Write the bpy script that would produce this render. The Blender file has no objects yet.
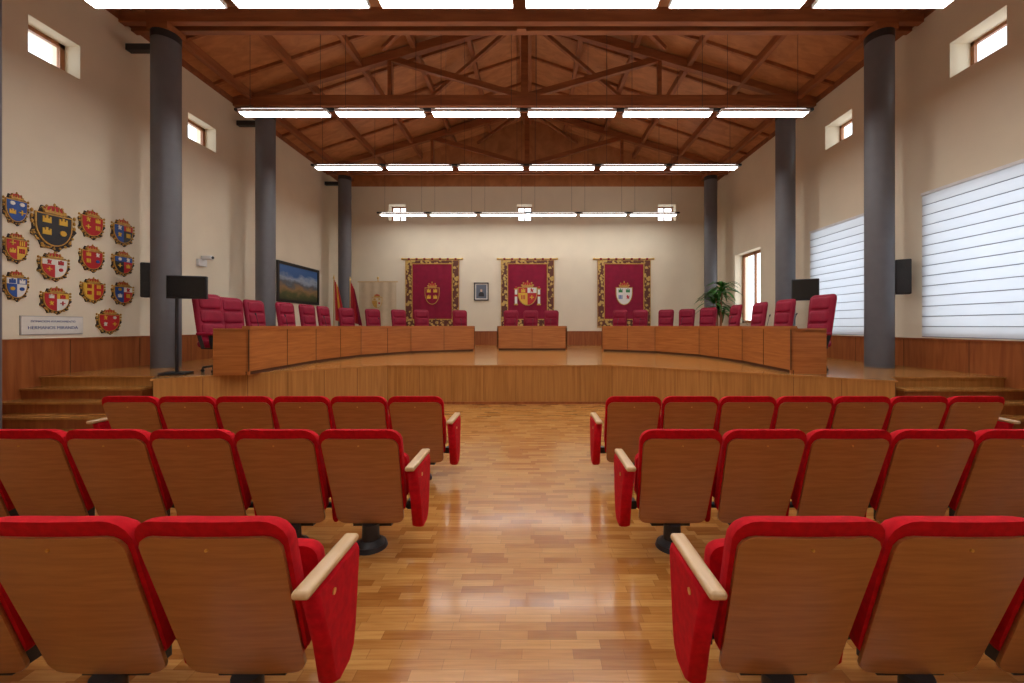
import bpy, math, random
from mathutils import Matrix, Vector
random.seed(4)
scene = bpy.context.scene
try:
    scene.view_settings.view_transform = 'Standard'
except Exception: pass
COL = scene.collection
F = 400.0; VX = 533.0; VY = 326.0; EYE = 1.6

# ------------------------------------------------------------------ materials
def new_mat(name):
    m = bpy.data.materials.new(name); m.use_nodes = True
    nt = m.node_tree
    return m, nt, nt.nodes["Principled BSDF"]

def setp(b, **k):
    for n, v in k.items():
        n = n.replace("_", " ")
        if n in b.inputs: b.inputs[n].default_value = v

def plain(name, c, rough=0.6, metal=0.0, var=0.06, scale=6.0, bump=0.0, sheen=0.0, coat=0.0, spec=0.5):
    m, nt, b = new_mat(name)
    tc = nt.nodes.new("ShaderNodeTexCoord")
    no = nt.nodes.new("ShaderNodeTexNoise"); no.inputs["Scale"].default_value = scale
    no.inputs["Detail"].default_value = 4
    nt.links.new(tc.outputs["Object"], no.inputs["Vector"])
    r = nt.nodes.new("ShaderNodeValToRGB")
    r.color_ramp.elements[0].position = 0.3; r.color_ramp.elements[1].position = 0.7
    r.color_ramp.elements[0].color = tuple(x*(1-var) for x in c)+(1,)
    r.color_ramp.elements[1].color = tuple(min(1, x*(1+var)) for x in c)+(1,)
    nt.links.new(no.outputs["Fac"], r.inputs["Fac"])
    nt.links.new(r.outputs["Color"], b.inputs["Base Color"])
    setp(b, Roughness=rough, Metallic=metal, Sheen_Weight=sheen, Coat_Weight=coat, Specular_IOR_Level=spec)
    if bump > 0:
        n2 = nt.nodes.new("ShaderNodeTexNoise"); n2.inputs["Scale"].default_value = scale*30
        nt.links.new(tc.outputs["Object"], n2.inputs["Vector"])
        bp = nt.nodes.new("ShaderNodeBump"); bp.inputs["Strength"].default_value = bump
        bp.inputs["Distance"].default_value = 0.01
        nt.links.new(n2.outputs["Fac"], bp.inputs["Height"]); nt.links.new(bp.outputs["Normal"], b.inputs["Normal"])
    return m

def wood(name, c1, c2, sc=(2, 2, 40), rough=0.35, coat=0.0, detail=5, dist=0.6):
    """grain runs along the axis with the smallest scale"""
    m, nt, b = new_mat(name)
    tc = nt.nodes.new("ShaderNodeTexCoord")
    mp = nt.nodes.new("ShaderNodeMapping"); mp.inputs["Scale"].default_value = sc
    nt.links.new(tc.outputs["Object"], mp.inputs["Vector"])
    no = nt.nodes.new("ShaderNodeTexNoise"); no.inputs["Scale"].default_value = 1.0
    no.inputs["Detail"].default_value = detail; no.inputs["Distortion"].default_value = dist
    nt.links.new(mp.outputs["Vector"], no.inputs["Vector"])
    r = nt.nodes.new("ShaderNodeValToRGB")
    r.color_ramp.elements[0].position = 0.32; r.color_ramp.elements[1].position = 0.68
    r.color_ramp.elements[0].color = c1+(1,); r.color_ramp.elements[1].color = c2+(1,)
    nt.links.new(no.outputs["Fac"], r.inputs["Fac"])
    nt.links.new(r.outputs["Color"], b.inputs["Base Color"])
    setp(b, Roughness=rough, Coat_Weight=coat, Coat_Roughness=0.15)
    return m

def parquet(name, tones, bw=0.25, bh=0.06):
    m, nt, b = new_mat(name)
    N = nt.nodes.new; Lk = nt.links.new
    tc = N("ShaderNodeTexCoord"); sp = N("ShaderNodeSeparateXYZ"); Lk(tc.outputs["Object"], sp.inputs[0])
    def math_(op, a, b2=None, c=None):
        n = N("ShaderNodeMath"); n.operation = op
        for i, v in enumerate((a, b2, c)):
            if v is None: continue
            if isinstance(v, (int, float)): n.inputs[i].default_value = v
            else: Lk(v, n.inputs[i])
        return n.outputs[0]
    ys = math_('DIVIDE', sp.outputs[1], bh); row = math_('FLOOR', ys)
    w1 = N("ShaderNodeTexWhiteNoise"); w1.noise_dimensions = '1D'; Lk(row, w1.inputs["W"])
    xs = math_('ADD', math_('DIVIDE', sp.outputs[0], bw), math_('MULTIPLY', w1.outputs["Value"], 5.0))
    cell = math_('FLOOR', xs)
    cv = N("ShaderNodeCombineXYZ"); Lk(cell, cv.inputs[0]); Lk(row, cv.inputs[1])
    w2 = N("ShaderNodeTexWhiteNoise"); w2.noise_dimensions = '2D'; Lk(cv.outputs[0], w2.inputs["Vector"])
    r = N("ShaderNodeValToRGB"); e = r.color_ramp.elements
    e[0].position = 0; e[0].color = tones[0]+(1,); e[1].position = 1; e[1].color = tones[-1]+(1,)
    for i, t in enumerate(tones[1:-1]):
        q = e.new((i+1)/(len(tones)-1)); q.color = t+(1,)
    Lk(w2.outputs["Value"], r.inputs["Fac"])
    mp = N("ShaderNodeMapping"); mp.inputs["Scale"].default_value = (4, 60, 4); Lk(tc.outputs["Object"], mp.inputs["Vector"])
    no = N("ShaderNodeTexNoise"); no.inputs["Scale"].default_value = 1; no.inputs["Detail"].default_value = 5
    Lk(mp.outputs["Vector"], no.inputs["Vector"])
    g = N("ShaderNodeValToRGB"); g.color_ramp.elements[0].position = 0.3; g.color_ramp.elements[1].position = 0.65
    g.color_ramp.elements[0].color = (0.74, 0.64, 0.54, 1); g.color_ramp.elements[1].color = (1, 1, 1, 1)
    Lk(no.outputs["Fac"], g.inputs["Fac"])
    mx = N("ShaderNodeMix"); mx.data_type = 'RGBA'; mx.blend_type = 'MULTIPLY'; mx.inputs[0].default_value = 0.85
    Lk(r.outputs["Color"], mx.inputs[6]); Lk(g.outputs["Color"], mx.inputs[7])
    j = math_('MAXIMUM', math_('LESS_THAN', math_('FRACT', ys), 0.035), math_('LESS_THAN', math_('FRACT', xs), 0.008))
    m2 = N("ShaderNodeMix"); m2.data_type = 'RGBA'; Lk(math_('MULTIPLY', j, 0.6), m2.inputs[0])
    Lk(mx.outputs[2], m2.inputs[6]); m2.inputs[7].default_value = (0.12, 0.045, 0.012, 1)
    Lk(m2.outputs[2], b.inputs["Base Color"])
    setp(b, Roughness=0.22, Coat_Weight=0.3, Coat_Roughness=0.10, Specular_IOR_Level=0.5)
    return m

def ornament(name, ca, cb, scale=16, p0=0.38, p1=0.5):
    m, nt, b = new_mat(name)
    tc = nt.nodes.new("ShaderNodeTexCoord")
    vo = nt.nodes.new("ShaderNodeTexVoronoi"); vo.inputs["Scale"].default_value = scale
    no = nt.nodes.new("ShaderNodeTexNoise"); no.inputs["Scale"].default_value = scale*0.8
    mxv = nt.nodes.new("ShaderNodeMix"); mxv.data_type = 'VECTOR'; mxv.inputs[0].default_value = 0.1
    nt.links.new(tc.outputs["Object"], no.inputs["Vector"])
    nt.links.new(tc.outputs["Object"], mxv.inputs[4]); nt.links.new(no.outputs["Color"], mxv.inputs[5])
    nt.links.new(mxv.outputs[1], vo.inputs["Vector"])
    r = nt.nodes.new("ShaderNodeValToRGB"); r.color_ramp.interpolation = 'EASE'
    r.color_ramp.elements[0].position = p0; r.color_ramp.elements[1].position = p1
    r.color_ramp.elements[0].color = ca+(1,); r.color_ramp.elements[1].color = cb+(1,)
    nt.links.new(vo.outputs["Distance"], r.inputs["Fac"]); nt.links.new(r.outputs["Color"], b.inputs["Base Color"])
    setp(b, Roughness=0.6)
    return m

def emit(name, c, s):
    m, nt, b = new_mat(name)
    setp(b, Base_Color=c+(1,), Emission_Color=c+(1,), Emission_Strength=s)
    return m

M_wall = plain("cream_plaster", (0.80, 0.71, 0.545), 0.85, var=0.03, scale=1.5, bump=0.05)
M_floor = parquet("oak_parquet", [(0.38, 0.148, 0.030), (0.47, 0.20, 0.045), (0.55, 0.255, 0.065), (0.62, 0.315, 0.09), (0.50, 0.22, 0.052)])
M_wains = wood("wainscot_wood", (0.26, 0.065, 0.015), (0.39, 0.12, 0.03), (14, 14, 1.2), 0.4)
M_dais = wood("dais_front_wood", (0.38, 0.16, 0.035), (0.52, 0.24, 0.062), (22, 22, 1.0), 0.35)
M_desk = wood("desk_wood", (0.35, 0.105, 0.021), (0.49, 0.175, 0.042), (1.6, 1.6, 26), 0.34, coat=0.15)
M_desktop = wood("desk_top_wood", (0.40, 0.14, 0.04), (0.52, 0.22, 0.07), (2, 12, 12), 0.25, coat=0.3)
M_groove = plain("dark_groove", (0.10, 0.035, 0.012), 0.7)
M_beam = wood("beam_wood", (0.23, 0.072, 0.024), (0.36, 0.122, 0.042), (1.2, 6, 9), 0.5)
M_rafter = wood("rafter_wood", (0.25, 0.08, 0.027), (0.39, 0.138, 0.048), (6, 1.2, 9), 0.5)
M_ply = wood("ceiling_board", (0.39, 0.150, 0.052), (0.54, 0.225, 0.084), (2.5, 5, 2), 0.55)
M_col = plain("grey_column_paint", (0.125, 0.123, 0.132), 0.5, var=0.04)
M_seatwood = wood("seat_back_wood", (0.38, 0.145, 0.040), (0.48, 0.20, 0.060), (5, 5, 60), 0.28, coat=0.35, dist=0.3)
M_red = plain("red_seat_fabric", (0.55, 0.002, 0.010), 0.9, var=0.15, scale=30, bump=0.25, sheen=0.0, spec=0.25)
M_arm = wood("pale_armrest_wood", (0.62, 0.40, 0.20), (0.72, 0.50, 0.28), (20, 2, 20), 0.35, coat=0.3)
M_black = plain("black_plastic", (0.012, 0.012, 0.014), 0.4)
M_dark = plain("dark_seat_metal", (0.02, 0.02, 0.022), 0.45)
M_chair = plain("burgundy_leather", (0.27, 0.004, 0.028), 0.6, var=0.1, scale=10, spec=0.3)
M_chairb = plain("burgundy_seam", (0.12, 0.003, 0.015), 0.6)
M_metal = plain("brushed_metal", (0.5, 0.5, 0.52), 0.3, metal=1.0)
M_brass = plain("brass", (0.75, 0.5, 0.16), 0.3, metal=1.0)
M_gold = plain("gold_paint", (0.55, 0.30, 0.05), 0.45, var=0.25, scale=25)
M_golddk = ornament("gilded_scrollwork", (0.48, 0.27, 0.05), (0.02, 0.012, 0.01), 22, 0.3, 0.42)
M_cr = plain("crest_red", (0.50, 0.015, 0.02), 0.5)
M_cb = plain("crest_blue", (0.02, 0.08, 0.33), 0.5)
M_cw = plain("crest_white", (0.78, 0.76, 0.7), 0.5)
M_ck = plain("crest_black", (0.02, 0.02, 0.025), 0.5)
M_cg = plain("crest_green", (0.03, 0.22, 0.06), 0.5)
M_cy = plain("crest_yellow", (0.75, 0.45, 0.04), 0.5)
M_tap = plain("crimson_velvet", (0.25, 0.004, 0.032), 0.9, var=0.12, scale=5)
M_tapb = ornament("tapestry_gold_border", (0.55, 0.36, 0.10), (0.11, 0.025, 0.012), 9, 0.34, 0.54)
M_lamp = emit("lamp_tube", (0.99, 0.985, 0.97), 22.5)
M_addglow = emit("added_lamp_top_glow", (1.0, 0.95, 0.88), 6.0)  # glow added on top of the fittings to brighten the ceiling
M_white = plain("white_enamel", (0.8, 0.8, 0.8), 0.4)
M_frame = wood("window_frame_wood", (0.25, 0.09, 0.03), (0.4, 0.16, 0.06), (10, 10, 2), 0.45)
M_skyw = plain("window_white_frame", (0.75, 0.78, 0.8), 0.5)
M_leaf = plain("plant_leaf", (0.04, 0.17, 0.02), 0.45, var=0.5, scale=8)
M_pot = plain("clay_pot", (0.32, 0.12, 0.05), 0.7)
M_soil = plain("soil", (0.04, 0.025, 0.015), 0.95)
M_cream = plain("cream_banner_cloth", (0.62, 0.50, 0.33), 0.85, var=0.05)
M_screen = plain("tv_screen", (0.006, 0.006, 0.008), 0.15)

# translucent roman shade
M_blind, nt, b = new_mat("translucent_blind_fabric")
nt.nodes.remove(b)
out = nt.nodes["Material Output"]
d = nt.nodes.new("ShaderNodeBsdfDiffuse"); t = nt.nodes.new("ShaderNodeBsdfTranslucent")
d.inputs[0].default_value = (0.70, 0.72, 0.76, 1); t.inputs[0].default_value = (0.54, 0.60, 0.68, 1)
mx = nt.nodes.new("ShaderNodeMixShader"); mx.inputs[0].default_value = 0.32
nt.links.new(d.outputs[0], mx.inputs[1]); nt.links.new(t.outputs[0], mx.inputs[2]); nt.links.new(mx.outputs[0], out.inputs[0])
M_seam = plain("blind_seam", (0.20, 0.21, 0.25), 0.8)
# glass
M_glass, nt, b = new_mat("window_glass")
nt.nodes.remove(b); out = nt.nodes["Material Output"]
tr = nt.nodes.new("ShaderNodeBsdfTransparent"); gl = nt.nodes.new("ShaderNodeBsdfGlossy"); gl.inputs["Roughness"].default_value = 0.05
mx = nt.nodes.new("ShaderNodeMixShader"); mx.inputs[0].default_value = 0.06
nt.links.new(tr.outputs[0], mx.inputs[1]); nt.links.new(gl.outputs[0], mx.inputs[2]); nt.links.new(mx.outputs[0], out.inputs[0])

# landscape painting
M_land, nt, b = new_mat("landscape_canvas")
tc = nt.nodes.new("ShaderNodeTexCoord"); sp = nt.nodes.new("ShaderNodeSeparateXYZ")
nt.links.new(tc.outputs["Generated"], sp.inputs[0])
no = nt.nodes.new("ShaderNodeTexNoise"); no.inputs["Scale"].default_value = 5; no.inputs["Detail"].default_value = 6
nt.links.new(tc.outputs["Generated"], no.inputs["Vector"])
ma = nt.nodes.new("ShaderNodeMath"); ma.operation = 'MULTIPLY_ADD'; ma.inputs[1].default_value = 0.5
nt.links.new(no.outputs["Fac"], ma.inputs[0]); nt.links.new(sp.outputs["Z"], ma.inputs[2])
r = nt.nodes.new("ShaderNodeValToRGB")
e = r.color_ramp.elements
e[0].position = 0.25; e[0].color = (0.03, 0.04, 0.02, 1)
e[1].position = 1.0; e[1].color = (0.05, 0.14, 0.36, 1)
for p, c in ((0.45, (0.08, 0.09, 0.03, 1)), (0.6, (0.30, 0.18, 0.08, 1)), (0.72, (0.10, 0.12, 0.14, 1)), (0.85, (0.30, 0.36, 0.45, 1))):
    n = e.new(p); n.color = c
nt.links.new(ma.outputs[0], r.inputs["Fac"]); nt.links.new(r.outputs["Color"], b.inputs["Base Color"])
setp(b, Roughness=0.4)

# ------------------------------------------------------------------ mesh builder
class MB:
    def __init__(s):
        s.v = []; s.f = []; s.mi = []; s.sm = []; s.mats = []; s.M = Matrix.Identity(4)
    def m(s, mat):
        if mat not in s.mats: s.mats.append(mat)
        return s.mats.index(mat)
    def add(s, vs, fs, mat, smooth=False, M=None):
        o = len(s.v); T = s.M @ M if M is not None else s.M
        s.v += [tuple(T @ Vector(p)) for p in vs]
        k = s.m(mat)
        for f in fs:
            s.f.append([o+i for i in f]); s.mi.append(k); s.sm.append(smooth)
    def box(s, x0, x1, y0, y1, z0, z1, mat, M=None):
        vs = [(x, y, z) for z in (z0, z1) for y in (y0, y1) for x in (x0, x1)]
        s.add(vs, [(0, 2, 3, 1), (4, 5, 7, 6), (0, 1, 5, 4), (2, 6, 7, 3), (0, 4, 6, 2), (1, 3, 7, 5)], mat, False, M)
    def rbox(s, cx, cy, cz, sx, sy, sz, r, mat, M=None, n=4):
        hx, hy, hz = sx/2-r, sy/2-r, sz/2-r
        vs = []; fs = []
        lat = n*2; lon = n*4
        for i in range(lat+1):
            th = -math.pi/2+math.pi*i/lat
            for j in range(lon+4):
                q = j//(n+1); a = (q*n + (j % (n+1)))*2*math.pi/lon
                sg = [(1, 1), (-1, 1), (-1, -1), (1, -1)][q]
                zc = hz if i >= n else -hz
                vs.append((cx+sg[0]*hx+r*math.cos(th)*math.cos(a), cy+sg[1]*hy+r*math.cos(th)*math.sin(a), cz+zc+r*math.sin(th)))
        W = lon+4
        ring = []
        for j in range(W):
            x, y, z = vs[n*W+j]; ring.append((x, y, cz-hz))
        vs = vs[:n*W]+ring+vs[n*W:]
        R = lat+2
        for i in range(R-1):
            for j in range(W):
                a = i*W+j; bb = i*W+(j+1) % W
                fs.append((a, bb, bb+W, a+W))
        fs.append(tuple(range(W-1, -1, -1))); fs.append(tuple(range((R-1)*W, R*W)))
        s.add(vs, fs, mat, True, M)
    def cyl(s, p0, p1, r0, r1, mat, seg=16, M=None, smooth=True):
        p0 = Vector(p0); p1 = Vector(p1); d = (p1-p0).normalized()
        u = d.orthogonal().normalized(); w = d.cross(u)
        vs = []
        for p, r in ((p0, r0), (p1, r1)):
            for i in range(seg):
                a = 2*math.pi*i/seg
                vs.append(tuple(p+u*(r*math.cos(a))+w*(r*math.sin(a))))
        fs = [(i, (i+1) % seg, seg+(i+1) % seg, seg+i) for i in range(seg)]
        s.add(vs, fs, mat, smooth, M)
        s.add(vs, [tuple(range(seg-1, -1, -1)), tuple(range(seg, 2*seg))], mat, False, M)
    def sph(s, c, rx, ry, rz, mat, seg=12, M=None):
        vs = []; fs = []; h = seg//2
        for i in range(h+1):
            th = -math.pi/2+math.pi*i/h
            for j in range(seg):
                a = 2*math.pi*j/seg
                vs.append((c[0]+rx*math.cos(th)*math.cos(a), c[1]+ry*math.cos(th)*math.sin(a), c[2]+rz*math.sin(th)))
        for i in range(h):
            for j in range(seg):
                a = i*seg+j; b2 = i*seg+(j+1) % seg
                fs.append((a, b2, b2+seg, a+seg))
        s.add(vs, fs, mat, True, M)
    def prism_xz(s, poly, y0, y1, mat, M=None):
        n = len(poly)
        vs = [(x, y0, z) for x, z in poly]+[(x, y1, z) for x, z in poly]
        fs = [tuple(range(n)), tuple(range(2*n-1, n-1, -1))]+[(i, n+i, n+(i+1) % n, (i+1) % n) for i in range(n)]
        s.add(vs, fs, mat, False, M)
    def prism_xy(s, poly, z0, z1, side, top=None, M=None):
        n = len(poly)
        vs = [(x, y, z0) for x, y in poly]+[(x, y, z1) for x, y in poly]
        s.add(vs, [(i, (i+1) % n, n+(i+1) % n, n+i) for i in range(n)]+[tuple(range(n-1, -1, -1))], side, False, M)
        s.add(vs, [tuple(range(n, 2*n))], top or side, False, M)
    def beam(s, p0, p1, w, h, mat, M=None):
        p0 = Vector(p0); p1 = Vector(p1); d = (p1-p0).normalized()
        up = Vector((0, 0, 1)) if abs(d.z) < 0.99 else Vector((0, 1, 0))
        sd = d.cross(up).normalized(); u = sd.cross(d).normalized()
        vs = []
        for p in (p0, p1):
            for a, b2 in ((-1, -1), (1, -1), (1, 1), (-1, 1)):
                vs.append(tuple(p+sd*(a*w/2)+u*(b2*h/2)))
        s.add(vs, [(0, 1, 2, 3), (7, 6, 5, 4), (0, 4, 5, 1), (1, 5, 6, 2), (2, 6, 7, 3), (3, 7, 4, 0)], mat, False, M)
    def slab(s, z0, z1, hw, rt, rb, yb, th, mat, N=12, K=18, puff=0.5, M=None, taper=0.0, matback=None):
        B = []; Fr = []
        for i in range(K+1):
            t = (1-math.cos(math.pi*i/K))/2
            z = z0+(z1-z0)*t; w = hw-taper*(1-t)
            dt = z1-z; db = z-z0
            if dt < rt: w = w-rt+math.sqrt(max(0, rt*rt-(rt-dt)**2))
            elif db < rb: w = w-rb+math.sqrt(max(0, rb*rb-(rb-db)**2))
            for j in range(N+1):
                u = -math.cos(math.pi*j/N)
                x = u*w
                e = max(0.0, (1-abs(u)**6)*(1-abs(2*t-1)**8))
                tt = th*(1-puff+puff*e**0.5)
                B.append((x, yb(x, z), z)); Fr.append((x, yb(x, z)+tt, z))
        W = N+1; n = len(B); fs = []; fb = []
        for i in range(K):
            for j in range(N):
                a = i*W+j
                fb.append((a, a+1, a+W+1, a+W)); fs.append((n+a, n+a+W, n+a+W+1, n+a+1))
        rim = [j for j in range(W)]+[i*W+N for i in range(1, K+1)]+[K*W+j for j in range(N-1, -1, -1)]+[i*W for i in range(K-1, 0, -1)]
        L = len(rim)
        fr = [(rim[k], n+rim[k], n+rim[(k+1) % L], rim[(k+1) % L]) for k in range(L)]
        vs = B+Fr
        s.add(vs, fs+fr, mat, True, M)
        s.add(vs, fb, matback or mat, True, M)
    def mesh(s, name):
        me = bpy.data.meshes.new(name)
        me.from_pydata(s.v, [], s.f)
        for m in s.mats: me.materials.append(m)
        me.polygons.foreach_set("material_index", s.mi)
        me.polygons.foreach_set("use_smooth", s.sm)
        import bmesh
        bm = bmesh.new(); bm.from_mesh(me)
        bmesh.ops.recalc_face_normals(bm, faces=bm.faces)
        bm.to_mesh(me); bm.free()
        me.update()
        return me
    def obj(s, name, loc=(0, 0, 0), rz=0):
        o = bpy.data.objects.new(name, s.mesh(name)); o.location = loc; o.rotation_euler = (0, 0, rz)
        COL.objects.link(o); return o

def link(name, me, loc, rz=0):
    o = bpy.data.objects.new(name, me); o.location = loc; o.rotation_euler = (0, 0, rz); COL.objects.link(o); return o

# ------------------------------------------------------------------ room
XL, XR, YB, YF = -7.9, 7.45, 16.5, -4.0
ZW = 7.45
def wall_cells(mb, axis, a0, a1, u0, u1, z0, z1, holes, mat):
    us = sorted({u0, u1, *[h[0] for h in holes], *[h[1] for h in holes]})
    zs = sorted({z0, z1, *[h[2] for h in holes], *[h[3] for h in holes]})
    for i in range(len(us)-1):
        for j in range(len(zs)-1):
            cu = (us[i]+us[i+1])/2; cz = (zs[j]+zs[j+1])/2
            if any(h[0] < cu < h[1] and h[2] < cz < h[3] for h in holes): continue
            if axis == 'x': mb.box(a0, a1, us[i], us[i+1], zs[j], zs[j+1], mat)
            else: mb.box(us[i], us[i+1], a0, a1, zs[j], zs[j+1], mat)

mb = MB(); mb.box(XL-0.5, XR+0.5, YF-0.5, YB+0.5, -0.2, 0, M_floor); mb.obj("floor")
holesL = [(6.26, 6.98, 5.9, 6.48), (9.16, 9.97, 5.92, 6.5), (1.5, 2.2, 5.9, 6.48)]
holesR = [(6.29, 7.15, 6.03, 6.65), (9.34, 10.2, 6.08, 6.68), (1.5, 2.3, 6.05, 6.65),
          (4.2, 7.5, 1.5, 3.98), (8.7, 10.55, 1.5, 4.02), (-1.0, 2.5, 1.5, 3.98), (13.1, 14.75, 1.7, 4.2)]  # second to last: out-of-view window opening, added for its light
holesB = [(-5.95, -5.25, 5.95, 6.62), (-0.66, -0.04, 5.95, 6.62), (5.16, 5.9, 5.95, 6.62)]
mb = MB(); wall_cells(mb, 'x', XL-0.5, XL, YF, YB, 0, ZW, holesL, M_wall); mb.obj("wall_left")
mb = MB(); wall_cells(mb, 'x', XR, XR+0.5, YF, YB, 0, ZW, holesR, M_wall); mb.obj("wall_right")
mb = MB(); wall_cells(mb, 'y', YB, YB+0.5, XL-0.5, XR+0.5, 0, 7.35, holesB, M_wall); mb.obj("wall_back")
mb = MB(); mb.box(XL-0.5, XR+0.5, YF-0.5, YF, 0, 7.6, M_wall); mb.obj("wall_front")

wn = 0
def pane(axis, a, u0, u1, z0, z1, matf, mull=True, t=0.05):
    global wn
    wn += 1
    mb = MB()
    def bx(ua, ub, za, zb, d=0.03, m=matf):
        if axis == 'x': mb.box(a-d, a+d, ua, ub, za, zb, m)
        else: mb.box(ua, ub, a-d, a+d, za, zb, m)
    bx(u0, u0+t, z0, z1); bx(u1-t, u1, z0, z1); bx(u0, u1, z0, z0+t); bx(u0, u1, z1-t, z1)
    if mull:
        um = (u0+u1)/2; bx(um-t*0.4, um+t*0.4, z0, z1)
    bx(u0+t, u1-t, z0+t, z1-t, 0.004, M_glass)
    mb.obj("window_%d" % wn)
for h in holesL: pane('x', XL-0.30, *h, M_frame, False, 0.07)
for h in holesR[:3]: pane('x', XR+0.40, *h, M_frame, False, 0.06)
for h in holesR[3:6]: pane('x', XR+0.35, *h, M_skyw)
pane('x', XR+0.3, *holesR[6], M_frame, True, 0.1)
for h in holesB: pane('y', YB+0.4, *h, M_frame)

def blind(y0, y1, z0=1.40, z1=4.06):
    mb = MB(); n = 14; dz = (z1-z0)/n; x = XR-0.07
    for i in range(n):
        k = 6; vs = []
        for j in range(k+1):
            zz = z0+dz*(i+j/k); off = 0.010*math.sin(math.pi*j/k)
            vs += [(x-off, y0, zz), (x-off, y1, zz)]
        mb.add(vs, [(2*j, 2*j+1, 2*j+3, 2*j+2) for j in range(k)], M_blind, True)
        mb.box(x-0.008, x+0.004, y0, y1, z0+dz*i-0.006, z0+dz*i+0.006, M_seam)
    mb.box(x-0.03, XR, y0, y1, z1, z1+0.05, M_white)
    mb.obj("roman_blind")
blind(4.1, 7.58); blind(8.6, 10.64); blind(-1.1, 2.6)  # last blind hangs on the out-of-view window added for light

def wains(x0, x1, xa, xb, xg0, xg1, top, name):
    mb = MB(); mb.box(x0, x1, YF, YB, 0, top-0.03, M_wains); mb.box(xa, xb, YF, YB, top-0.03, top, M_wains)
    y = YF
    while y < YB: mb.box(xg0, xg1, y, y+0.012, 0, top-0.03, M_groove); y += 1.2
    mb.obj(name)
wains(XL, XL+0.03, XL, XL+0.05, XL+0.03, XL+0.031, 1.40, "trim_left")
wains(XR-0.03, XR, XR-0.05, XR, XR-0.031, XR-0.03, 1.37, "trim_right")
mb = MB(); mb.box(XL+0.05, XR-0.05, YB-0.03, YB, 0, 1.35, M_wains); mb.box(XL+0.05, XR-0.05, YB-0.05, YB, 1.35, 1.39, M_wains); mb.obj("trim_back")

# ceiling: pitched board roof
XC = (XL+XR)/2; ZE = 7.62; ZR = 10.15
mb = MB()
sl = (ZR-ZE)/(XR-XC)
for sx, xe in ((-1, XL-0.5), (1, XR+0.5)):
    ze = ZR-sl*abs(xe-XC)
    vs = [(xe, YF-0.5, ze), (XC, YF-0.5, ZR), (XC, YB+0.5, ZR), (xe, YB+0.5, ze)]
    vs += [(x, y, z+0.2) for x, y, z in vs]
    mb.add(vs, [(0, 1, 2, 3), (7, 6, 5, 4), (0, 4, 5, 1), (1, 5, 6, 2), (2, 6, 7, 3), (3, 7, 4, 0)], M_ply)
def zroof(x): return ZR-sl*abs(x-XC)
for yy, w in ((YB, 0.5), (YF-0.5, 0.5)):
    mb.prism_xz([(XL-0.5, 7.35), (XR+0.5, 7.35), (XR+0.5, zroof(XR+0.5)+0.1), (XC, ZR+0.1), (XL-0.5, zroof(XL-0.5)+0.1)], yy, yy+w, M_ply)
mb.box(XL-0.5, XL, YF, YB, ZW, 7.7, M_beam); mb.box(XR, XR+0.5, YF, YB, ZW, 7.7, M_beam)
mb.obj("ceiling")
mb = MB()
for sg in (-1, 1):
    for k in range(0, 6):
        x = XC+sg*(0.12+k*1.42); z = zroof(x)-0.10
        mb.box(x-0.06, x+0.06, YF, YB, z-0.10, z+0.10, M_rafter)
    y = YF+0.4
    while y < YB-0.2:
        xe = XL+0.02 if sg < 0 else XR-0.02
        mb.beam((XC, y, ZR-0.04), (xe, y, zroof(xe)-0.04), 0.06, 0.08, M_rafter); y += 1.35
mb.obj("roof_purlin_framework")

TY = [15.2, 10.7, 7.8, 5.1, 2.2, -1.0]
mbt = MB()
hw = (XR-XL)/2
def truss(mb):
    zb, zt = 7.4, 7.68
    for yo in (-0.12, 0.12):
        mb.box(-hw, hw, yo-0.06, yo+0.06, zb, zt, M_beam)
    mb.box(-0.09, 0.09, -0.06, 0.06, 7.35, ZR-0.2, M_beam)
    for sg in (-1, 1):
        mb.beam((sg*(hw-0.05), 0, 7.62), (0, 0, ZR-0.32), 0.16, 0.22, M_beam)
        zz = lambda x: ZR-0.32-(ZR-0.32-7.62)*x/hw
        mb.beam((sg*0.08, 0, 7.74), (sg*3.6, 0, zz(3.6)-0.05), 0.11, 0.15, M_beam)
        mb.beam((sg*3.6, 0, 7.6), (sg*3.6, 0, zz(3.6)), 0.10, 0.12, M_beam)
        mb.beam((sg*0.3, 0.1, ZR-0.45), (sg*3.6, 2.4, zroof(XC+3.6)-0.3), 0.08, 0.11, M_rafter)
truss(mbt); me_truss = mbt.mesh("roof_truss")
for y in TY: link("roof_truss", me_truss, (XC, y, 0))

# columns
for y in TY:
    zb = 0.8 if y > 6 else 0
    for x in (-7.15, 6.75):
        mb2 = MB(); mb2.cyl((0, 0, zb), (0, 0, 7.12), 0.23, 0.23, M_col, 40)
        mb2.cyl((0, 0, 7.12), (0, 0, 7.26), 0.235, 0.235, M_dark, 40)
        mb2.box(-0.2, 0.2, -0.2, 0.2, 7.26, 7.4, M_beam)
        if x < 0: mb2.box(-0.74, -0.2, -0.06, 0.06, 6.95, 7.07, M_dark)
        mb2.obj("round_column", (x, y, 0))

def light_row(y, z=5.8):
    mb = MB(); pitch = 1.9; L = 1.70
    for i in range(6):
        cx = (i-2.5)*pitch
        mb.box(cx-L/2, cx+L/2, -0.085, 0.085, z, z+0.012, M_lamp)
        mb.box(cx-L/2-0.02, cx+L/2+0.02, -0.11, 0.11, z+0.012, z+0.07, M_white)
        mb.box(cx-L/2+0.05, cx+L/2-0.05, -0.10, 0.10, z+0.07, z+0.078, M_addglow)  # added glowing strip, throws extra light up at the roof
        for sx in (-0.7, 0.7):
            mb.cyl((cx+sx, 0, z+0.07), (cx+sx, 0, zroof(cx+sx-0.15)-0.02), 0.004, 0.004, M_dark, 6)
    mb.box(-5.75, 5.75, -0.03, 0.03, z+0.08, z+0.13, M_dark)
    mb.obj("linear_ceiling_light", (-0.18, y, 0))
for y in (15.2, 10.7, 7.96, 5.2, 2.4, -0.6): light_row(y)

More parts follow.
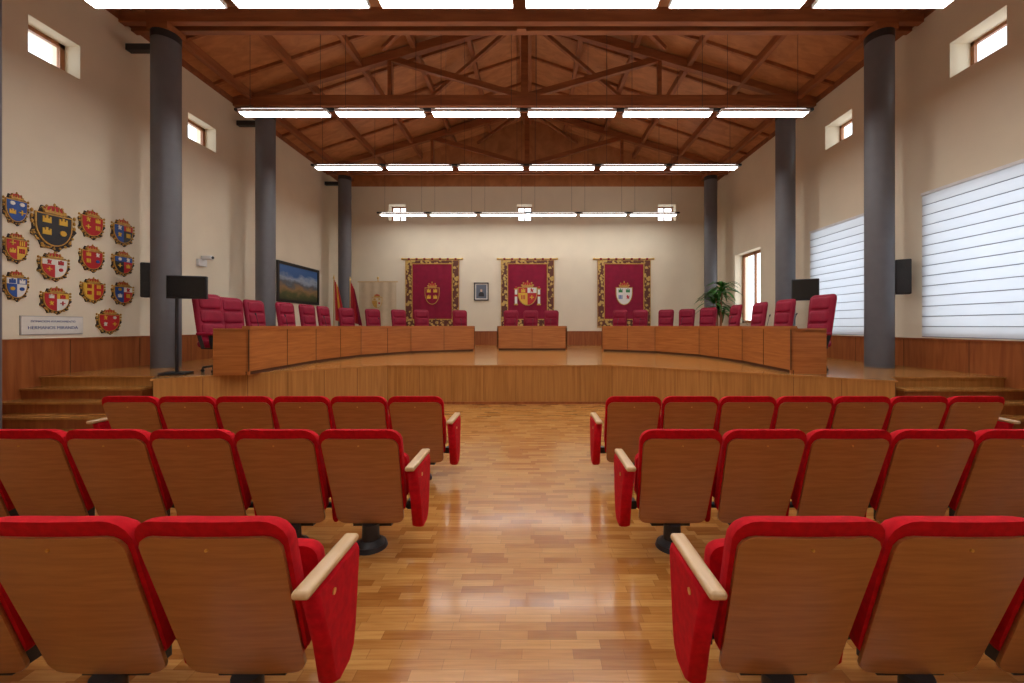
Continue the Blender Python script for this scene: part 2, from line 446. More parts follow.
# ------------------------------------------------------------------ dais & steps
mb = MB()
edge = [(-6.0, 6.4), (-5.75, 6.05), (-2.98, 8.2), (1.62, 8.2), (5.3, 5.85), (5.6, 6.3)]
poly = [(-7.87, 6.4)]+edge+[(7.42, 6.3), (7.42, 16.47), (-7.87, 16.47)]
mb.prism_xy(poly, 0, 0.77, M_dais)
def off(p, c=(-0.2, 12), d=0.03):
    v = Vector(p)-Vector(c); v.normalize(); return (p[0]+v.x*d, p[1]+v.y*d)
poly2 = [(-7.87, 6.37)]+[off(p) for p in edge]+[(7.42, 6.27), (7.42, 16.47), (-7.87, 16.47)]
mb.prism_xy(poly2, 0.77, 0.8, M_dais, M_floor)
for a, b2 in zip(edge[:-1], edge[1:]):
    A = Vector(a); B = Vector(b2); L = (B-A).length; n = max(1, round(L/0.62))
    d = (B-A)/L
    for k in range(n+1):
        p = A+d*(L*k/n)
        mb.beam((p.x, p.y, 0.08), (p.x, p.y, 0.77), 0.005, 0.005, M_groove)
    mb.beam((A.x, A.y, 0.025), (B.x, B.y, 0.025), 0.03, 0.05, M_wains)
mb.obj("dais_platform")
for x0, x1, ys in ((-7.87, -6.02, [6.4, 6.15, 5.87, 5.6, 5.33]), (5.62, 7.42, [6.3, 6.05, 5.77, 5.5, 5.23])):
    mb = MB()
    for k in range(4):
        zt = 0.64-0.16*k
        mb.prism_xy([(x0, ys[k+1]), (x1, ys[k+1]), (x1, ys[k]-0.001), (x0, ys[k]-0.001)], 0, zt-0.03, M_wains)
        mb.prism_xy([(x0, ys[k+1]-0.025), (x1+0.0, ys[k+1]-0.025), (x1, ys[k]-0.001), (x0, ys[k]-0.001)], zt-0.03, zt, M_dais, M_floor)
    mb.obj("dais_steps")

# ------------------------------------------------------------------ desks
def desk(name, pts, side):
    P = [Vector(p) for p in pts]; mb = MB()
    nrm = []
    for i in range(len(P)):
        d1 = (P[i]-P[i-1]).normalized() if i > 0 else (P[1]-P[0]).normalized()
        d2 = (P[i+1]-P[i]).normalized() if i < len(P)-1 else (P[-1]-P[-2]).normalized()
        n1 = Vector((-d1.y, d1.x))*side; n2 = Vector((-d2.y, d2.x))*side
        n = (n1+n2).normalized(); n /= max(0.5, n.dot(n1)); nrm.append(n)
    O = lambda i, d: tuple(P[i]+nrm[i]*d)
    for i in range(len(P)-1):
        q = lambda a, b2: [O(i, a), O(i+1, a), O(i+1, b2), O(i, b2)]
        mb.prism_xy(q(0, 0.035), 0.86, 1.54, M_desk)
        mb.prism_xy(q(0.03, 0.05), 0.8, 0.86, M_groove)
        mb.prism_xy(q(-0.015, 0.10), 1.54, 1.60, M_desk)
        mb.prism_xy(q(0.10, 0.56), 1.50, 1.535, M_desk, M_desktop)
        mb.prism_xy(q(0.035, 0.10), 1.50, 1.56, M_desk)
        A = P[i]; B = P[i+1]; L = (B-A).length; n = max(1, round(L/1.1)); d = (B-A)/L
        nn = Vector((-d.y, d.x))*side
        for k in range(n+1):
            p = A+d*(L*k/n)-nn*0.001
            mb.beam((p.x, p.y, 0.86), (p.x, p.y, 1.54), 0.012, 0.012, M_groove)
            pp = A+d*(L*k/n)
            a = tuple(pp+nn*0.04-d*0.015); b3 = tuple(pp+nn*0.3-d*0.015); c = tuple(pp+nn*0.3+d*0.015); e2 = tuple(pp+nn*0.04+d*0.015)
            if 0 < k < n: mb.prism_xy([a, b3, c, e2], 0.8, 1.5, M_desk)
    for i, sgn in ((0, 1), (len(P)-1, -1)):
        d = ((P[1]-P[0]) if i == 0 else (P[-1]-P[-2])).normalized()*0.04*sgn
        a = P[i]; b3 = P[i]+nrm[i]*0.56
        mb.prism_xy([tuple(a), tuple(b3), tuple(b3+d), tuple(a+d)], 0.8, 1.56, M_desk)
    return mb.obj(name)
desk("horseshoe_council_desk", [(-4.62, 6.5), (-4.72, 8.7), (-4.45, 10.35), (-3.6, 11.8), (-1.86, 12.75)], 1)
desk("horseshoe_council_desk", [(4.32, 6.7), (4.5, 8.6), (4.32, 10.4), (3.6, 11.8), (2.2, 12.75)], -1)
desk("presidency_desk", [(-1.18, 13.2), (1.12, 13.2)], 1)

# ------------------------------------------------------------------ office chairs
def office_chair():
    mb = MB()
    yb = lambda x, z: -0.27-(z-0.45)*0.14+0.5*x*x
    mb.slab(0.50, 1.37, 0.27, 0.10, 0.08, yb, 0.09, M_chair, taper=0.03, puff=0.6)
    for z0, z1 in ((0.60, 0.84), (0.86, 1.08), (1.10, 1.32)):
        mb.slab(z0, z1, 0.21, 0.05, 0.05, lambda x, z: yb(x, z)+0.07, 0.045, M_chair, N=8, K=8, puff=0.8)
    mb.slab(0.55, 1.30, 0.21, 0.07, 0.06, lambda x, z: yb(x, z)-0.012, 0.02, M_chairb, N=8, K=8)
    mb.rbox(0, 0.0, 0.49, 0.54, 0.54, 0.13, 0.055, M_chair)
    mb.rbox(0, 0.01, 0.42, 0.46, 0.46, 0.04, 0.018, M_black)
    for sx in (-1, 1):
        mb.rbox(sx*0.31, -0.04, 0.665, 0.075, 0.30, 0.05, 0.022, M_chair)
        mb.beam((sx*0.31, 0.06, 0.65), (sx*0.27, 0.06, 0.42), 0.035, 0.05, M_black)
        mb.beam((sx*0.31, -0.16, 0.65), (sx*0.27, -0.12, 0.42), 0.035, 0.05, M_black)
    mb.cyl((0, 0, 0.10), (0, 0, 0.41), 0.03, 0.03, M_black, 12)
    for k in range(5):
        a = 2*math.pi*k/5+0.3; c, s = math.cos(a), math.sin(a)
        mb.beam((0.02*c, 0.02*s, 0.12), (0.29*c, 0.29*s, 0.085), 0.045, 0.035, M_black)
        mb.cyl((0.29*c-0.02*s, 0.29*s+0.02*c, 0.03), (0.29*c+0.02*s, 0.29*s-0.02*c, 0.03), 0.03, 0.03, M_black, 10)
        mb.cyl((0.29*c, 0.29*s, 0.04), (0.29*c, 0.29*s, 0.09), 0.012, 0.012, M_black, 8)
    return mb.mesh("office_chair")
me_ch = office_chair()
chairs = [(209, 7.05, .26), (238, 7.95, .12), (262, 8.7, .12), (292, 9.55, .12), (314, 10.5, .1), (331, 11.4, .08), (353, 12.4, 0), (378, 13.15, 0), (403, 13.55, 0), (424, 13.8, 0), (462, 14.0, 0),
          (510, 14.15, 0), (530, 14.15, 0), (551, 14.15, 0),
          (617, 14.0, 0), (638, 13.85, 0), (663, 13.5, 0), (683, 13.05, 0), (703, 12.1, 0), (727, 10.7, .08), (751, 9.6, .1), (777, 8.5, .12), (820, 7.2, .24)]
for px, D, sh in chairs:
    x = (px-VX)*D/F
    x += -sh if x > 0 else sh
    if D > 14.1: rz = math.pi
    else:
        if D < 11.6: tgt = (0, D-0.4)
        else: tgt = (0, 8.5)
        rz = math.atan2(tgt[1]-D, tgt[0]-x)-math.pi/2
    rz += random.uniform(-0.12, 0.12)
    link("office_chair", me_ch, (x, D, 0.8), rz)

mb = MB(); mb.rbox(0, 0, 0.02, 0.1, 0.12, 0.04, 0.015, M_black)
mb.cyl((0, 0, 0.03), (0, -0.05, 0.26), 0.005, 0.004, M_black, 6); mb.cyl((0, -0.05, 0.26), (0, -0.07, 0.3), 0.011, 0.011, M_black, 8)
me_mic = mb.mesh("gooseneck_microphone")
for x, y, rz in ((-5.0, 7.3, -1.57), (-5.02, 8.2, -1.57), (-4.95, 9.6, -1.3), (-4.3, 11.3, -0.8), (-3.0, 12.5, -.4), (-2.3, 12.9, -.3), (-0.6, 13.5, 0), (0, 13.5, 0), (0.6, 13.5, 0),
                 (2.7, 12.85, .4), (3.3, 12.45, .5), (4.2, 11.4, .8), (4.75, 9.7, 1.4), (4.85, 8.3, 1.5), (4.75, 7.3, 1.57)):
    link("gooseneck_microphone", me_mic, (x, y, 1.536), rz)

# ------------------------------------------------------------------ auditorium seats
def seat_mesh(left, right, aisle):
    """aisle: -1/+1 side carrying the padded end panel with the full armrest"""
    mb = MB()
    yb = lambda x, z: (0.9-z)*0.32+0.20*x*x
    mb.slab(0.17, 0.838, 0.262, 0.06, 0.05, lambda x, z: yb(x, z)-0.006, 0.02, M_seatwood, taper=0.022, puff=0.2)
    mb.slab(0.24, 0.90, 0.284, 0.09, 0.07, lambda x, z: yb(x, z)+0.010, 0.12, M_red, taper=0.028, puff=0.8)
    mb.slab(0.27, 0.64, 0.235, 0.06, 0.09, lambda x, z: 0.33+(0.64-z)*0.12, 0.11, M_red, puff=0.6)
    mb.slab(0.29, 0.60, 0.20, 0.06, 0.06, lambda x, z: 0.435+(0.64-z)*0.12, 0.018, M_seatwood, N=8, K=8)
    mb.cyl((-0.26, 0.33, 0.26), (0.26, 0.33, 0.26), 0.022, 0.022, M_dark, 10)
    mb.cyl((0, 0.235, 0.03), (0, 0.235, 0.168), 0.062, 0.058, M_dark, 24)
    mb.cyl((0, 0.235, 0.03), (0, 0.235, 0.06), 0.098, 0.068, M_dark, 24)
    mb.cyl((0, 0.235, 0.0), (0, 0.235, 0.03), 0.118, 0.108, M_dark, 24)
    mb.box(-0.14, 0.14, 0.262, 0.37, 0.135, 0.26, M_dark)
    mb.cyl((0, yb(0, 0.79)-0.005, 0.79), (0, yb(0, 0.79)-0.011, 0.7905), 0.006, 0.006, M_brass, 10)
    for sd, on in ((-1, left), (1, right)):
        if not on: continue
        if sd == aisle: x = sd*0.352; w2 = 1.25
        else: x = sd*0.2875; w2 = 0.5
        M = Matrix.Translation((x, 0, 0))
        if sd == aisle:
            pts = [(0.05, 0.625), (0.395, 0.625), (0.41, 0.60), (0.405, 0.54), (0.37, 0.27), (0.35, 0.19), (0.31, 0.15), (0.23, 0.145), (0.185, 0.17), (0.14, 0.36)]
        else:
            pts = [(0.21, 0.61), (0.395, 0.61), (0.41, 0.59), (0.405, 0.54), (0.37, 0.27), (0.35, 0.19), (0.33, 0.15), (0.30, 0.145), (0.28, 0.17), (0.25, 0.36)]
        n = len(pts); cy = sum(p[0] for p in pts)/n; cz = sum(p[1] for p in pts)/n
        rings = []
        for xo, sc in ((-0.030, 0.93), (-0.026, 0.98), (-0.014, 1.0), (0.014, 1.0), (0.026, 0.98), (0.030, 0.93)):
            rings.append([(xo*w2, cy+(p[0]-cy)*sc, cz+(p[1]-cz)*sc) for p in pts])
        vs = [p for r in rings for p in r]; fs = []
        for i in range(5):
            for j in range(n):
                a = i*n+j; b2 = i*n+(j+1) % n; fs.append((a, b2, b2+n, a+n))
        mb.add(vs, fs, M_red, True, M); mb.add(vs, [tuple(range(n)), tuple(range(6*n-1, 5*n-1, -1))], M_red, False, M)
        if sd == aisle:
            mb.rbox(x, 0.205, 0.642, 0.066, 0.42, 0.032, 0.014, M_arm)
            mb.cyl((x+sd*0.0375, 0.17, 0.55), (x+sd*0.041, 0.17, 0.55), 0.013, 0.013, M_brass, 14)
            mb.box(min(sd*0.25, x), max(sd*0.25, x), 0.28, 0.34, 0.25, 0.31, M_dark)
        else:
            mb.rbox(x, 0.32, 0.63, 0.05, 0.22, 0.03, 0.012, M_arm)
    return mb.mesh("auditorium_seat")
sm = {k: seat_mesh(*k) for k in ((False, True, 1), (False, True, 0), (True, True, -1), (True, False, -1), (True, False, 0), (True, True, 1))}
P = 0.573
for D in (1.415, 2.67, 3.96):
    nL = 6; nR = 7
    for i in range(nL):
        k = (False, True, 1) if i == 0 else ((True, True, -1) if i == nL-1 else (False, True, 0))
        link("auditorium_seat", sm[k], (-1.178-P*i, D, 0))
    for i in range(nR):
        k = (True, False, -1) if i == 0 else ((True, True, 1) if i == nR-1 else (True, False, 0))
        link("auditorium_seat", sm[k], (1.010+P*i, D, 0))

# ------------------------------------------------------------------ crests
def shield_quarter(sx, top, w, h, hb):
    if top: return [(0, 0), (sx*w, 0), (sx*w, h), (0, h)]
    pts = [(0, 0)]
    for k in range(9):
        t = math.pi/2*k/8; pts.append((sx*w*math.cos(t), -hb*math.sin(t)))
    return pts
def charge(mb, kind, cx, cz, s, y, mat, M):
    if kind == 'castle':
        mb.prism_xz([(cx-s, cz-s), (cx+s, cz-s), (cx+s, cz+0.2*s), (cx+s*1.0, cz+0.7*s), (cx+.6*s, cz+.7*s), (cx+.6*s, cz+.2*s), (cx+.25*s, cz+.2*s), (cx+.25*s, cz+s), (cx-.25*s, cz+s), (cx-.25*s, cz+.2*s), (cx-.6*s, cz+.2*s), (cx-.6*s, cz+.7*s), (cx-s, cz+.7*s)], y, y+0.01, mat, M)
    elif kind == 'lion':
        mb.prism_xz([(cx-.7*s, cz-s), (cx-.3*s, cz-s), (cx-.1*s, cz-.4*s), (cx+.3*s, cz-s), (cx+.7*s, cz-s), (cx+.5*s, cz-.2*s), (cx+.9*s, cz+.6*s), (cx+.6*s, cz+.8*s), (cx+.3*s, cz+.2*s), (cx, cz+s), (cx-.6*s, cz+.9*s), (cx-.5*s, cz+.4*s), (cx-.9*s, cz+.2*s), (cx-.4*s, cz)], y, y+0.01, mat, M)
    elif kind == 'bars':
        for k in (-1, 0, 1): mb.prism_xz([(cx+k*.7*s-.2*s, cz-s), (cx+k*.7*s+.2*s, cz-s), (cx+k*.7*s+.2*s, cz+s), (cx+k*.7*s-.2*s, cz+s)], y, y+0.01, mat, M)
    elif kind == 'cross':
        mb.prism_xz([(cx-.2*s, cz-s), (cx+.2*s, cz-s), (cx+.2*s, cz-.2*s), (cx+s, cz-.2*s), (cx+s, cz+.2*s), (cx+.2*s, cz+.2*s), (cx+.2*s, cz+s), (cx-.2*s, cz+s), (cx-.2*s, cz+.2*s), (cx-s, cz+.2*s), (cx-s, cz-.2*s), (cx-.2*s, cz-.2*s)], y, y+0.01, mat, M)
    else:
        mb.prism_xz([(cx+s*.8*math.cos(k*math.pi/5), cz+s*.8*math.sin(k*math.pi/5)) for k in range(10)], y, y+0.01, mat, M)
def crest(mb, W, H, fields, charges, mantle=True, M=None, pillars=False, y0=0.0):
    M = M or Matrix.Identity(4)
    sw = W*0.37; top = H*0.17; hb = H*0.39
    if mantle:
        n = 48
        pts = []
        for k in range(n):
            a = 2*math.pi*k/n; rr = 1+0.08*math.cos(9*a)+0.03*math.cos(18*a)
            pts.append((W*0.48*rr*math.cos(a)*0.98, -H*0.07+H*0.42*rr*math.sin(a)))
        mb.prism_xz(pts, y0-0.015, y0, M_golddk, M)
        for k in range(9):
            a = math.pi*(-0.12-k*0.095)
            mb.sph((W*0.45*math.cos(a), y0-0.02, -H*0.06+H*0.40*math.sin(a)), W*0.035, 0.012, W*0.035, M_gold, 8, M)
        for sx in (-1, 1):
            for k in range(3): mb.sph((sx*W*0.46, y0-0.02, H*(0.0+0.10*k)), W*0.035, 0.014, H*0.04, M_gold, 8, M)
    g = 1.09
    rim = [(-sw*g, top*g+0.01), (sw*g, top*g+0.01)]+[(sw*g*math.cos(math.pi*k/16), -hb*1.06*math.sin(math.pi*k/16)) for k in range(17)]
    mb.prism_xz(rim, y0-0.03, y0-0.012, M_gold, M)
    for i, (sx, tp) in enumerate(((-1, True), (1, True), (-1, False), (1, False))):
        mb.prism_xz(shield_quarter(sx, tp, sw, top, hb), y0-0.036, y0-0.026, fields[i], M)
        k, cm = charges[i]
        if k:
            cx = sx*sw*0.48; cz = top*0.5 if tp else -hb*0.36
            charge(mb, k, cx, cz, min(sw*0.33, top*0.4), y0-0.046, cm, M)
    zb = top*1.12+0.01; cw = W*0.22; chh = H*0.17
    mb.prism_xz([(-cw, zb), (cw, zb), (cw*1.08, zb+chh*0.3), (-cw*1.08, zb+chh*0.3)], y0-0.045, y0, M_gold, M)
    mb.prism_xz([(cw*1.0*math.cos(math.pi*k/10), zb+chh*0.3+chh*0.6*math.sin(math.pi*k/10)) for k in range(11)], y0-0.03, y0, M_cr, M)
    for k in range(5):
        a = math.pi*(k+0.0)/4
        mb.sph((cw*1.08*math.cos(a), y0-0.03, zb+chh*0.35+chh*0.62*math.sin(a)), cw*0.14, 0.015, cw*0.14, M_gold, 8, M)
        mb.prism_xz([(cw*(k-2)/2.2-cw*.1, zb+chh*.3), (cw*(k-2)/2.2+cw*.1, zb+chh*.3), (cw*(k-2)/2.6, zb+chh*.75)], y0-0.04, y0-0.03, M_gold, M)
    mb.sph((0, y0-0.03, zb+chh*1.1), cw*0.12, 0.012, cw*0.16, M_gold, 8, M)
    if pillars:
        for sx in (-1, 1):
            mb.box(sx*W*0.47-W*0.05, sx*W*0.47+W*0.05, y0-0.03, y0, -H*0.36, H*0.12, M_cw, M)
            mb.box(sx*W*0.47-W*0.08, sx*W*0.47+W*0.08, y0-0.035, y0, -H*0.40, -H*0.35, M_gold, M)
            mb.box(sx*W*0.47-W*0.08, sx*W*0.47+W*0.08, y0-0.035, y0, H*0.11, H*0.15, M_gold, M)
            mb.sph((sx*W*0.47, y0-0.03, H*0.19), W*0.05, 0.015, H*0.035, M_cr, 8, M)
            mb.box(sx*W*0.47-W*0.065, sx*W*0.47+W*0.065, y0-0.036, y0, -H*0.12, -H*0.05, M_cr, M)

schemes = [
 ((M_cb, M_cb, M_cb, M_cb), (('x', M_cw), ('x', M_cw), ('castle', M_cy), ('cross', M_cy))),
 ((M_ck, M_ck, M_ck, M_ck), (('castle', M_cy), ('castle', M_cy), ('castle', M_cy), ('x', M_cy))),
 ((M_cr, M_cr, M_cr, M_cr), (('lion', M_cy), ('castle', M_cy), ('cross', M_cy), ('bars', M_cy))),
 ((M_cb, M_cr, M_cb, M_ck), (('lion', M_cw), ('castle', M_cy), ('lion', M_cy), ('bars', M_cy))),
 ((M_cr, M_cr, M_cr, M_cy), (('cross', M_cy), ('bars', M_cy), ('castle', M_cy), ('bars', M_cr))),
 ((M_cw, M_cw, M_cr, M_cw), (('lion', M_cr), ('castle', M_cr), ('cross', M_cy), ('x', M_cr))),
 ((M_cr, M_cr, M_cr, M_cr), (('castle', M_cy), ('lion', M_cw), ('bars', M_cy), ('x', M_cb))),
 ((M_cb, M_cb, M_ck, M_cr), (('x', M_cw), ('lion', M_cw), ('cross', M_cy), ('castle', M_cy))),
 ((M_cw, M_cb, M_cb, M_cw), (('castle', M_cb), ('castle', M_cw), ('x', M_cy), ('x', M_cb))),
 ((M_cr, M_cy, M_cr, M_cw), (('castle', M_cw), ('castle', M_cr), ('lion', M_cy), ('cross', M_cr))),
 ((M_cy, M_cr, M_cy, M_cr), (('bars', M_cr), ('bars', M_cy), ('bars', M_cr), ('bars', M_cy))),
 ((M_cb, M_cw, M_cb, M_cr), (('x', M_cy), ('lion', M_cr), ('castle', M_cw), ('bars', M_cy))),
 ((M_cr, M_cr, M_cr, M_cr), (('lion', M_cy), ('x', M_cw), ('lion', M_cw), ('cross', M_cy)))]
crs = [(16, 207, 27, 36), (54, 225, 46, 52), (92, 223, 27, 32), (123, 231, 24, 30), (16, 246, 27, 34), (54, 265, 33, 32), (92, 257, 26, 30), (123, 262, 23, 28),
       (16, 284, 27, 34), (56, 299, 32, 30), (93, 289, 26, 28), (123, 292, 23, 27), (109, 320, 26, 28)]
for (px, py, w, h), (fl, chg) in zip(crs, schemes):
    Dv = lambda p: 7.88*F/(VX-p)
    D = Dv(px); W = Dv(px+w/2)-Dv(px-w/2); H = h*D/F; z = EYE+(VY-py)*D/F
    mb = MB(); crest(mb, W*1.0, H, fl, chg); mb.obj("heraldic_shield", (XL+0.002, D, z), math.pi/2)

mb = MB(); mb.box(-0.42, 0.42, -0.02, 0, -0.14, 0.14, M_cw); mb.box(-0.43, 0.43, -0.012, 0, -0.15, 0.15, M_metal)
pl = mb.obj("wall_plaque", (XL+0.001, 6.58, 1.61), math.pi/2)
M_txt = plain("plaque_blue_text", (0.02, 0.06, 0.26), 0.5)
for i, (tx, sz) in enumerate((("DONACION AYUNTAMIENTO", 0.045), ("HERMANOS MIRANDA", 0.068))):
    cu = bpy.data.curves.new("lettering_%d" % (i+1), 'FONT'); cu.body = tx; cu.size = sz; cu.align_x = 'CENTER'; cu.extrude = 0.001
    cu.materials.append(M_txt)
    o = bpy.data.objects.new("lettering_%d" % (i+1), cu); COL.objects.link(o); o.parent = pl
    o.rotation_euler = (math.pi/2, 0, 0); o.location = (0, -0.0215, 0.05-0.11*i)

# ------------------------------------------------------------------ tapestries
def tapestry(x0, x1, z0, z1, idx):
    mb = MB(); W = x1-x0; H = z1-z0; cx = (x0+x1)/2; y = -0.05
    nx = 30; vs = []
    for i in range(nx+1):
        u = -W/2+W*i/nx; dy = 0.008*math.sin(i*1.3)
        vs += [(u, y+dy, 0), (u, y+dy, H)]
    fs = [(2*i, 2*i+2, 2*i+3, 2*i+1) for i in range(nx)]
    mb.add(vs, fs, M_tap, True)
    mb.box(-W/2, W/2, -0.035, -0.005, 0, H, M_tap)
    bw = 0.26
    for a in ((-W/2, -W/2+bw, 0, H), (W/2-bw, W/2, 0, H), (-W/2+bw, W/2-bw, 0, bw), (-W/2+bw, W/2-bw, H-0.14, H)):
        mb.box(a[0], a[1], -0.068, -0.05, a[2], a[3], M_tapb)
    for a in ((-W/2+bw, -W/2+bw+.03, bw, H-.14), (W/2-bw-.03, W/2-bw, bw, H-.14), (-W/2+bw, W/2-bw, bw, bw+.03), (-W/2+bw, W/2-bw, H-.17, H-.14),
              (-W/2, -W/2+.02, 0, H), (W/2-.02, W/2, 0, H), (-W/2, W/2, H-.02, H)):
        mb.box(a[0], a[1], -0.074, -0.05, a[2], a[3], M_gold)
    mb.cyl((-W/2-0.1, -0.04, H+0.05), (W/2+0.1, -0.04, H+0.05), 0.025, 0.025, M_brass, 10)
    for sx in (-1, 1): mb.sph((sx*(W/2+0.13), -0.04, H+0.05), 0.05, 0.035, 0.05, M_brass)
    for k in range(7): mb.box(-W/2+0.1+k*(W-.28)/6, -W/2+0.18+k*(W-.28)/6, -0.07, -0.01, H-0.02, H+0.08, M_tap)
    for k in range(40): mb.box(-W/2+k*W/40, -W/2+(k+.6)*W/40, -0.05, -0.035, -0.08, 0, M_gold)
    M = Matrix.Translation((0, 0, H*0.5))
    if idx == 0:
        crest(mb, 0.75, 1.15, (M_tap,)*4, (('castle', M_cy), ('castle', M_cy), ('castle', M_cy), ('castle', M_cy)), False, M, y0=-0.05)
    elif idx == 1:
        crest(mb, 1.0, 1.25, (M_cr, M_cw, M_cy, M_cr), (('castle', M_cy), ('lion', M_cr), ('bars', M_cr), ('cross', M_cy)), False, M, True, y0=-0.05)
    else:
        crest(mb, 0.85, 1.2, (M_cw, M_cw, M_cw, M_cw), (('castle', M_cg), ('castle', M_cg), ('bars', M_cb), ('lion', M_cr)), False, M, y0=-0.05)
    mb.obj("heraldic_tapestry", (cx, YB-0.001, z0))
ppm = F/16.45
for i, (a, b2) in enumerate(((405.5, 459), (501, 554), (597.5, 650.5))):
    tapestry((a-VX)/ppm, (b2-VX)/ppm, EYE+(VY-326)/ppm, EYE+(VY-260)/ppm, i)

def frame_pic(name, W, H, loc, rz, canvas, ft=0.06, mat=None, passe=0):
    mat = mat or M_black; mb = MB()
    for a in ((-W/2, -W/2+ft, -H/2, H/2), (W/2-ft, W/2, -H/2, H/2), (-W/2+ft, W/2-ft, -H/2, -H/2+ft), (-W/2+ft, W/2-ft, H/2-ft, H/2)):
        mb.box(a[0], a[1], -0.05, 0, a[2], a[3], mat)
    mb.box(-W/2+ft, W/2-ft, -0.02, 0, -H/2+ft, H/2-ft, canvas)
    if passe:
        mb.box(-W/2+ft+passe, W/2-ft-passe, -0.024, -0.019, -H/2+ft+passe, H/2-ft-passe, plain("portrait_backdrop", (0.12, 0.14, 0.18), 0.5))
        mb.prism_xz([(-0.12, -H*.27), (0.12, -H*.27), (0.1, -.06), (0.035, -.02), (-.035, -.02), (-.1, -.06)], -0.028, -0.023, M_ck)
        mb.prism_xz([(0.045*math.cos(k*.5236), .04+.06*math.sin(k*.5236)) for k in range(12)], -0.030, -0.023, plain("portrait_skin", (0.6, 0.4, 0.3), 0.6))
    mb.obj(name, loc, rz)
frame_pic("framed_portrait", 0.60, 0.74, (-2.13, YB-0.001, 1.6+34.5/ppm), 0, M_cw, 0.04, M_black, 0.05)
frame_pic("landscape_painting", 2.4, 1.28, (XL+0.001, 13.5, 1.6+1.4), math.pi/2, M_land, 0.09, M_black)

# ------------------------------------------------------------------ flags, banner
def flag(x, y, cols, ztop):
    mb = MB(); base = 0.8
    mb.cyl((0, 0, base), (0, 0, base+0.05), 0.18, 0.15, M_brass, 24)
    mb.cyl((0, 0, base+0.05), (0, 0, ztop), 0.016, 0.014, M_brass, 10)
    mb.cyl((0, 0, ztop), (0, 0, ztop+0.14), 0.03, 0.002, M_brass, 10)
    n = 36; H = 1.35; rows = 12
    for c in range(3):
        vs = []; fs = []
        k0 = c*n//3; k1 = (c+1)*n//3
        for r in range(rows+1):
            t = r/rows
            for k in range(k0, k1+1):
                u = k/n; sp = 0.10+0.22*t
                vs.append((0.02+u*sp*1.3, 0.05*(0.4+t)*math.sin(u*22+t), ztop-0.03-H*t-0.28*u*(1-t*0.3)))
        w = k1-k0+1
        for r in range(rows):
            for k in range(w-1): fs.append((r*w+k, r*w+k+1, (r+1)*w+k+1, (r+1)*w+k))
        mb.add(vs, fs, cols[c], True)
    mb.obj("flag_on_pole", (x, y, 0))
flag(-6.72, 13.5, (M_cr, M_cy, M_cr), 3.2)
flag(-6.22, 13.6, (M_cr, M_cr, M_tap), 3.15)
mb = MB()
mb.cyl((0, 0.02, 0.8), (0, 0.02, 3.45), 0.018, 0.018, M_brass, 10)
mb.cyl((0, 0.02, 0.8), (0, 0.02, 0.85), 0.2, 0.16, M_brass, 20)
mb.cyl((-0.8, 0, 3.35), (0.8, 0, 3.35), 0.016, 0.016, M_brass, 10); mb.sph((0, 0.02, 3.5), .04, .04, .06, M_brass)
nx = 24; vs = []
for i in range(nx+1):
    u = -0.74+1.48*i/nx; vs += [(u, -0.03+0.015*math.sin(i*1.1), 1.65-0.1*math.sin(abs(u)*3)), (u, -0.03+0.01*math.sin(i*1.1), 3.34)]
mb.add(vs, [(2*i, 2*i+2, 2*i+3, 2*i+1) for i in range(nx)], M_cream, True)
crest(mb, 0.5, 0.7, (M_cream, M_cream, M_gold, M_cream), (('castle', M_gold), ('lion', M_gold), (None, None), ('x', M_cr)), False, Matrix.Translation((0, 0, 2.6)), y0=-0.045)
mb.obj("standing_banner", (-6.15, 15.85, 0))

# ------------------------------------------------------------------ plant
mb = MB()
mb.cyl((0, 0, 0.8), (0, 0, 1.2), 0.16, 0.22, M_pot, 24); mb.cyl((0, 0, 1.17), (0, 0, 1.22), 0.235, 0.235, M_pot, 24); mb.cyl((0, 0, 1.2), (0, 0, 1.225), 0.2, 0.2, M_soil, 20)
for k in range(6):
    a = k*1.256; tx, ty = 0.14*math.cos(a), 0.14*math.sin(a); zt = 2.0+0.18*k
    mb.cyl((tx*0.4, ty*0.4, 1.2), (tx, ty, zt), 0.022, 0.016, M_pot, 8)
    for j in range(20):
        b3 = random.uniform(0, 6.283); L = random.uniform(0.55, 0.9); el = random.uniform(0.15, 1.2); wd = 0.06
        dx, dy = math.cos(b3), math.sin(b3); vs = []; fs = []
        n = 7
        for q in range(n+1):
            t = q/n; rr = L*t*math.cos(el)*1.0; zz = L*t*math.sin(el)-0.55*L*t*t*(1.2)
            ww = wd*math.sin(math.pi*min(0.98, 0.12+t*0.88))
            vs += [(tx+dx*rr-dy*ww, ty+dy*rr+dx*ww, zt+zz), (tx+dx*rr, ty+dy*rr, zt+zz-0.01), (tx+dx*rr+dy*ww, ty+dy*rr-dx*ww, zt+zz)]
        for q in range(n):
            o = q*3; fs += [(o, o+1, o+4, o+3), (o+1, o+2, o+5, o+4)]
        mb.add(vs, fs, M_leaf, True)
mb.obj("potted_dracaena", (6.3, 13.6, 0))

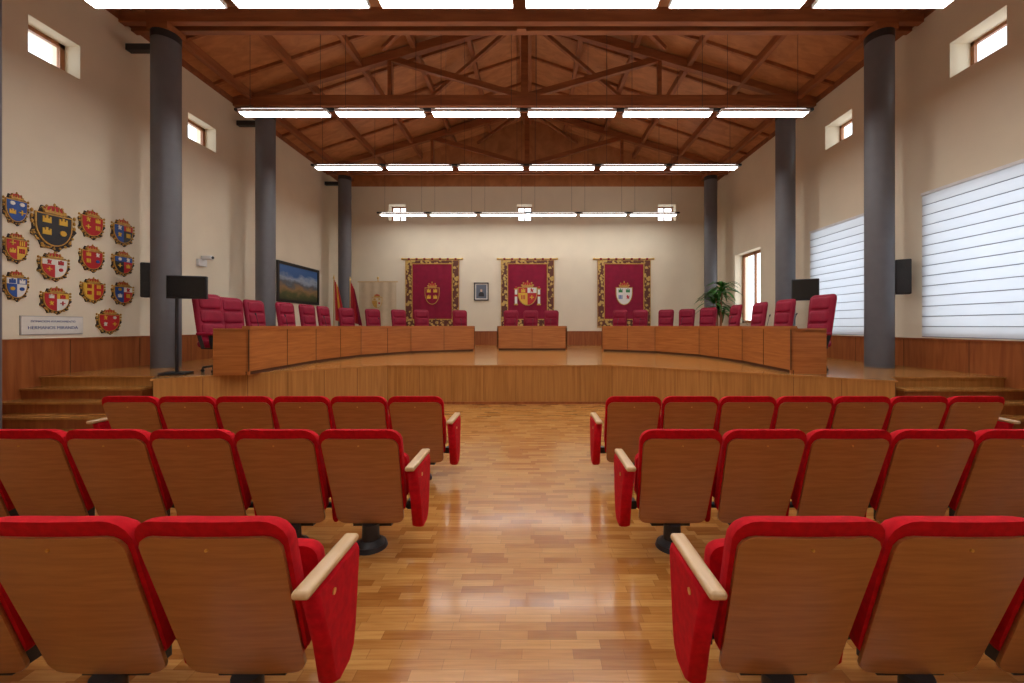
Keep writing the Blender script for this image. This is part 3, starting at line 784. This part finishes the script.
# ------------------------------------------------------------------ tv stands, speakers, cctv
def tv(x, y, zc, w, h, rz, px=0.0, base=0.8):
    mb = MB()
    mb.rbox(0, 0, zc, w, 0.06, h, 0.015, M_black); mb.box(-w/2+.02, w/2-.02, -0.033, -0.03, zc-h/2+.03, zc+h/2-.02, M_screen)
    mb.cyl((px, 0.06, base+0.04), (px, 0.06, zc), 0.024, 0.024, M_black, 12); mb.box(px-0.1, px+0.1, 0.02, 0.08, zc-0.1, zc+0.1, M_black)
    mb.rbox(px, 0.04, base+0.02, 0.36, 0.32, 0.04, 0.015, M_black)
    mb.obj("monitor_on_stand", (x, y, 0), rz)
tv(-5.72, 6.62, 2.24, 0.56, 0.38, 0.30, -0.17)
tv(5.85, 8.6, 2.38, 0.50, 0.46, -0.5, 0.12)
def speaker(x, y, z, rz, arm):
    mb = MB(); mb.rbox(0, 0, 0, 0.24, 0.22, 0.68, 0.02, M_black); mb.box(-0.1, 0.1, -0.115, -0.109, -0.31, 0.31, M_dark)
    mb.cyl((0, -0.112, -0.12), (0, -0.118, -0.12), 0.08, 0.075, M_dark, 20); mb.cyl((0, -0.112, 0.18), (0, -0.118, 0.18), 0.035, 0.03, M_dark, 16)
    mb.beam((0, 0.1, 0), (0, arm, 0), 0.05, 0.05, M_dark)
    mb.obj("wall_loudspeaker", (x, y, z), rz)
speaker(XL+0.34, 7.9, 2.5, 0.45, 0.30)
speaker(XR-0.2, 7.85, 2.56, -0.6, 0.24)
mb = MB(); mb.box(-0.12, 0.12, -0.06, 0, -0.08, 0.08, M_white); mb.rbox(0, -0.16, 0.12, 0.1, 0.26, 0.1, 0.03, M_white); mb.beam((0, -0.02, 0.05), (0, -0.14, 0.1), 0.03, 0.03, M_white)
mb.cyl((0, -0.29, 0.12), (0, -0.30, 0.12), 0.035, 0.035, M_black, 14)
mb.obj("security_camera", (XL+0.001, 9.5, 3.1), math.pi/2)

# ------------------------------------------------------------------ daylight
w = bpy.data.worlds.new("World"); scene.world = w; w.use_nodes = True
bg = w.node_tree.nodes["Background"]; bg.inputs[0].default_value = (0.88, 0.94, 1.0, 1); bg.inputs[1].default_value = 3.3
def area(name, loc, rot, sx, sy, e, c):
    l = bpy.data.lights.new(name, 'AREA'); l.shape = 'RECTANGLE'; l.size = sx; l.size_y = sy; l.energy = e; l.color = c
    o = bpy.data.objects.new(name, l); o.location = loc; o.rotation_euler = rot; COL.objects.link(o)
for y0, y1 in ((4.2, 7.5), (8.7, 10.55), (-1, 2.5)):  # last entry serves the added window out of view
    area("window_daylight", (XR+0.7, (y0+y1)/2, 2.75), (0, math.pi/2, 0), 2.4, (y1-y0), 14*(y1-y0), (0.95, 0.97, 1.0))

# ------------------------------------------------------------------ camera
cd = bpy.data.cameras.new("camera"); cd.sensor_width = 36; cd.lens = F/1024*36
cd.shift_x = -(VX-512)/1024; cd.shift_y = -(341.5-VY)/1024; cd.clip_start = 0.05
co = bpy.data.objects.new("camera", cd); co.location = (0, 0, EYE); co.rotation_euler = (math.pi/2, 0, 0); COL.objects.link(co)
scene.camera = co
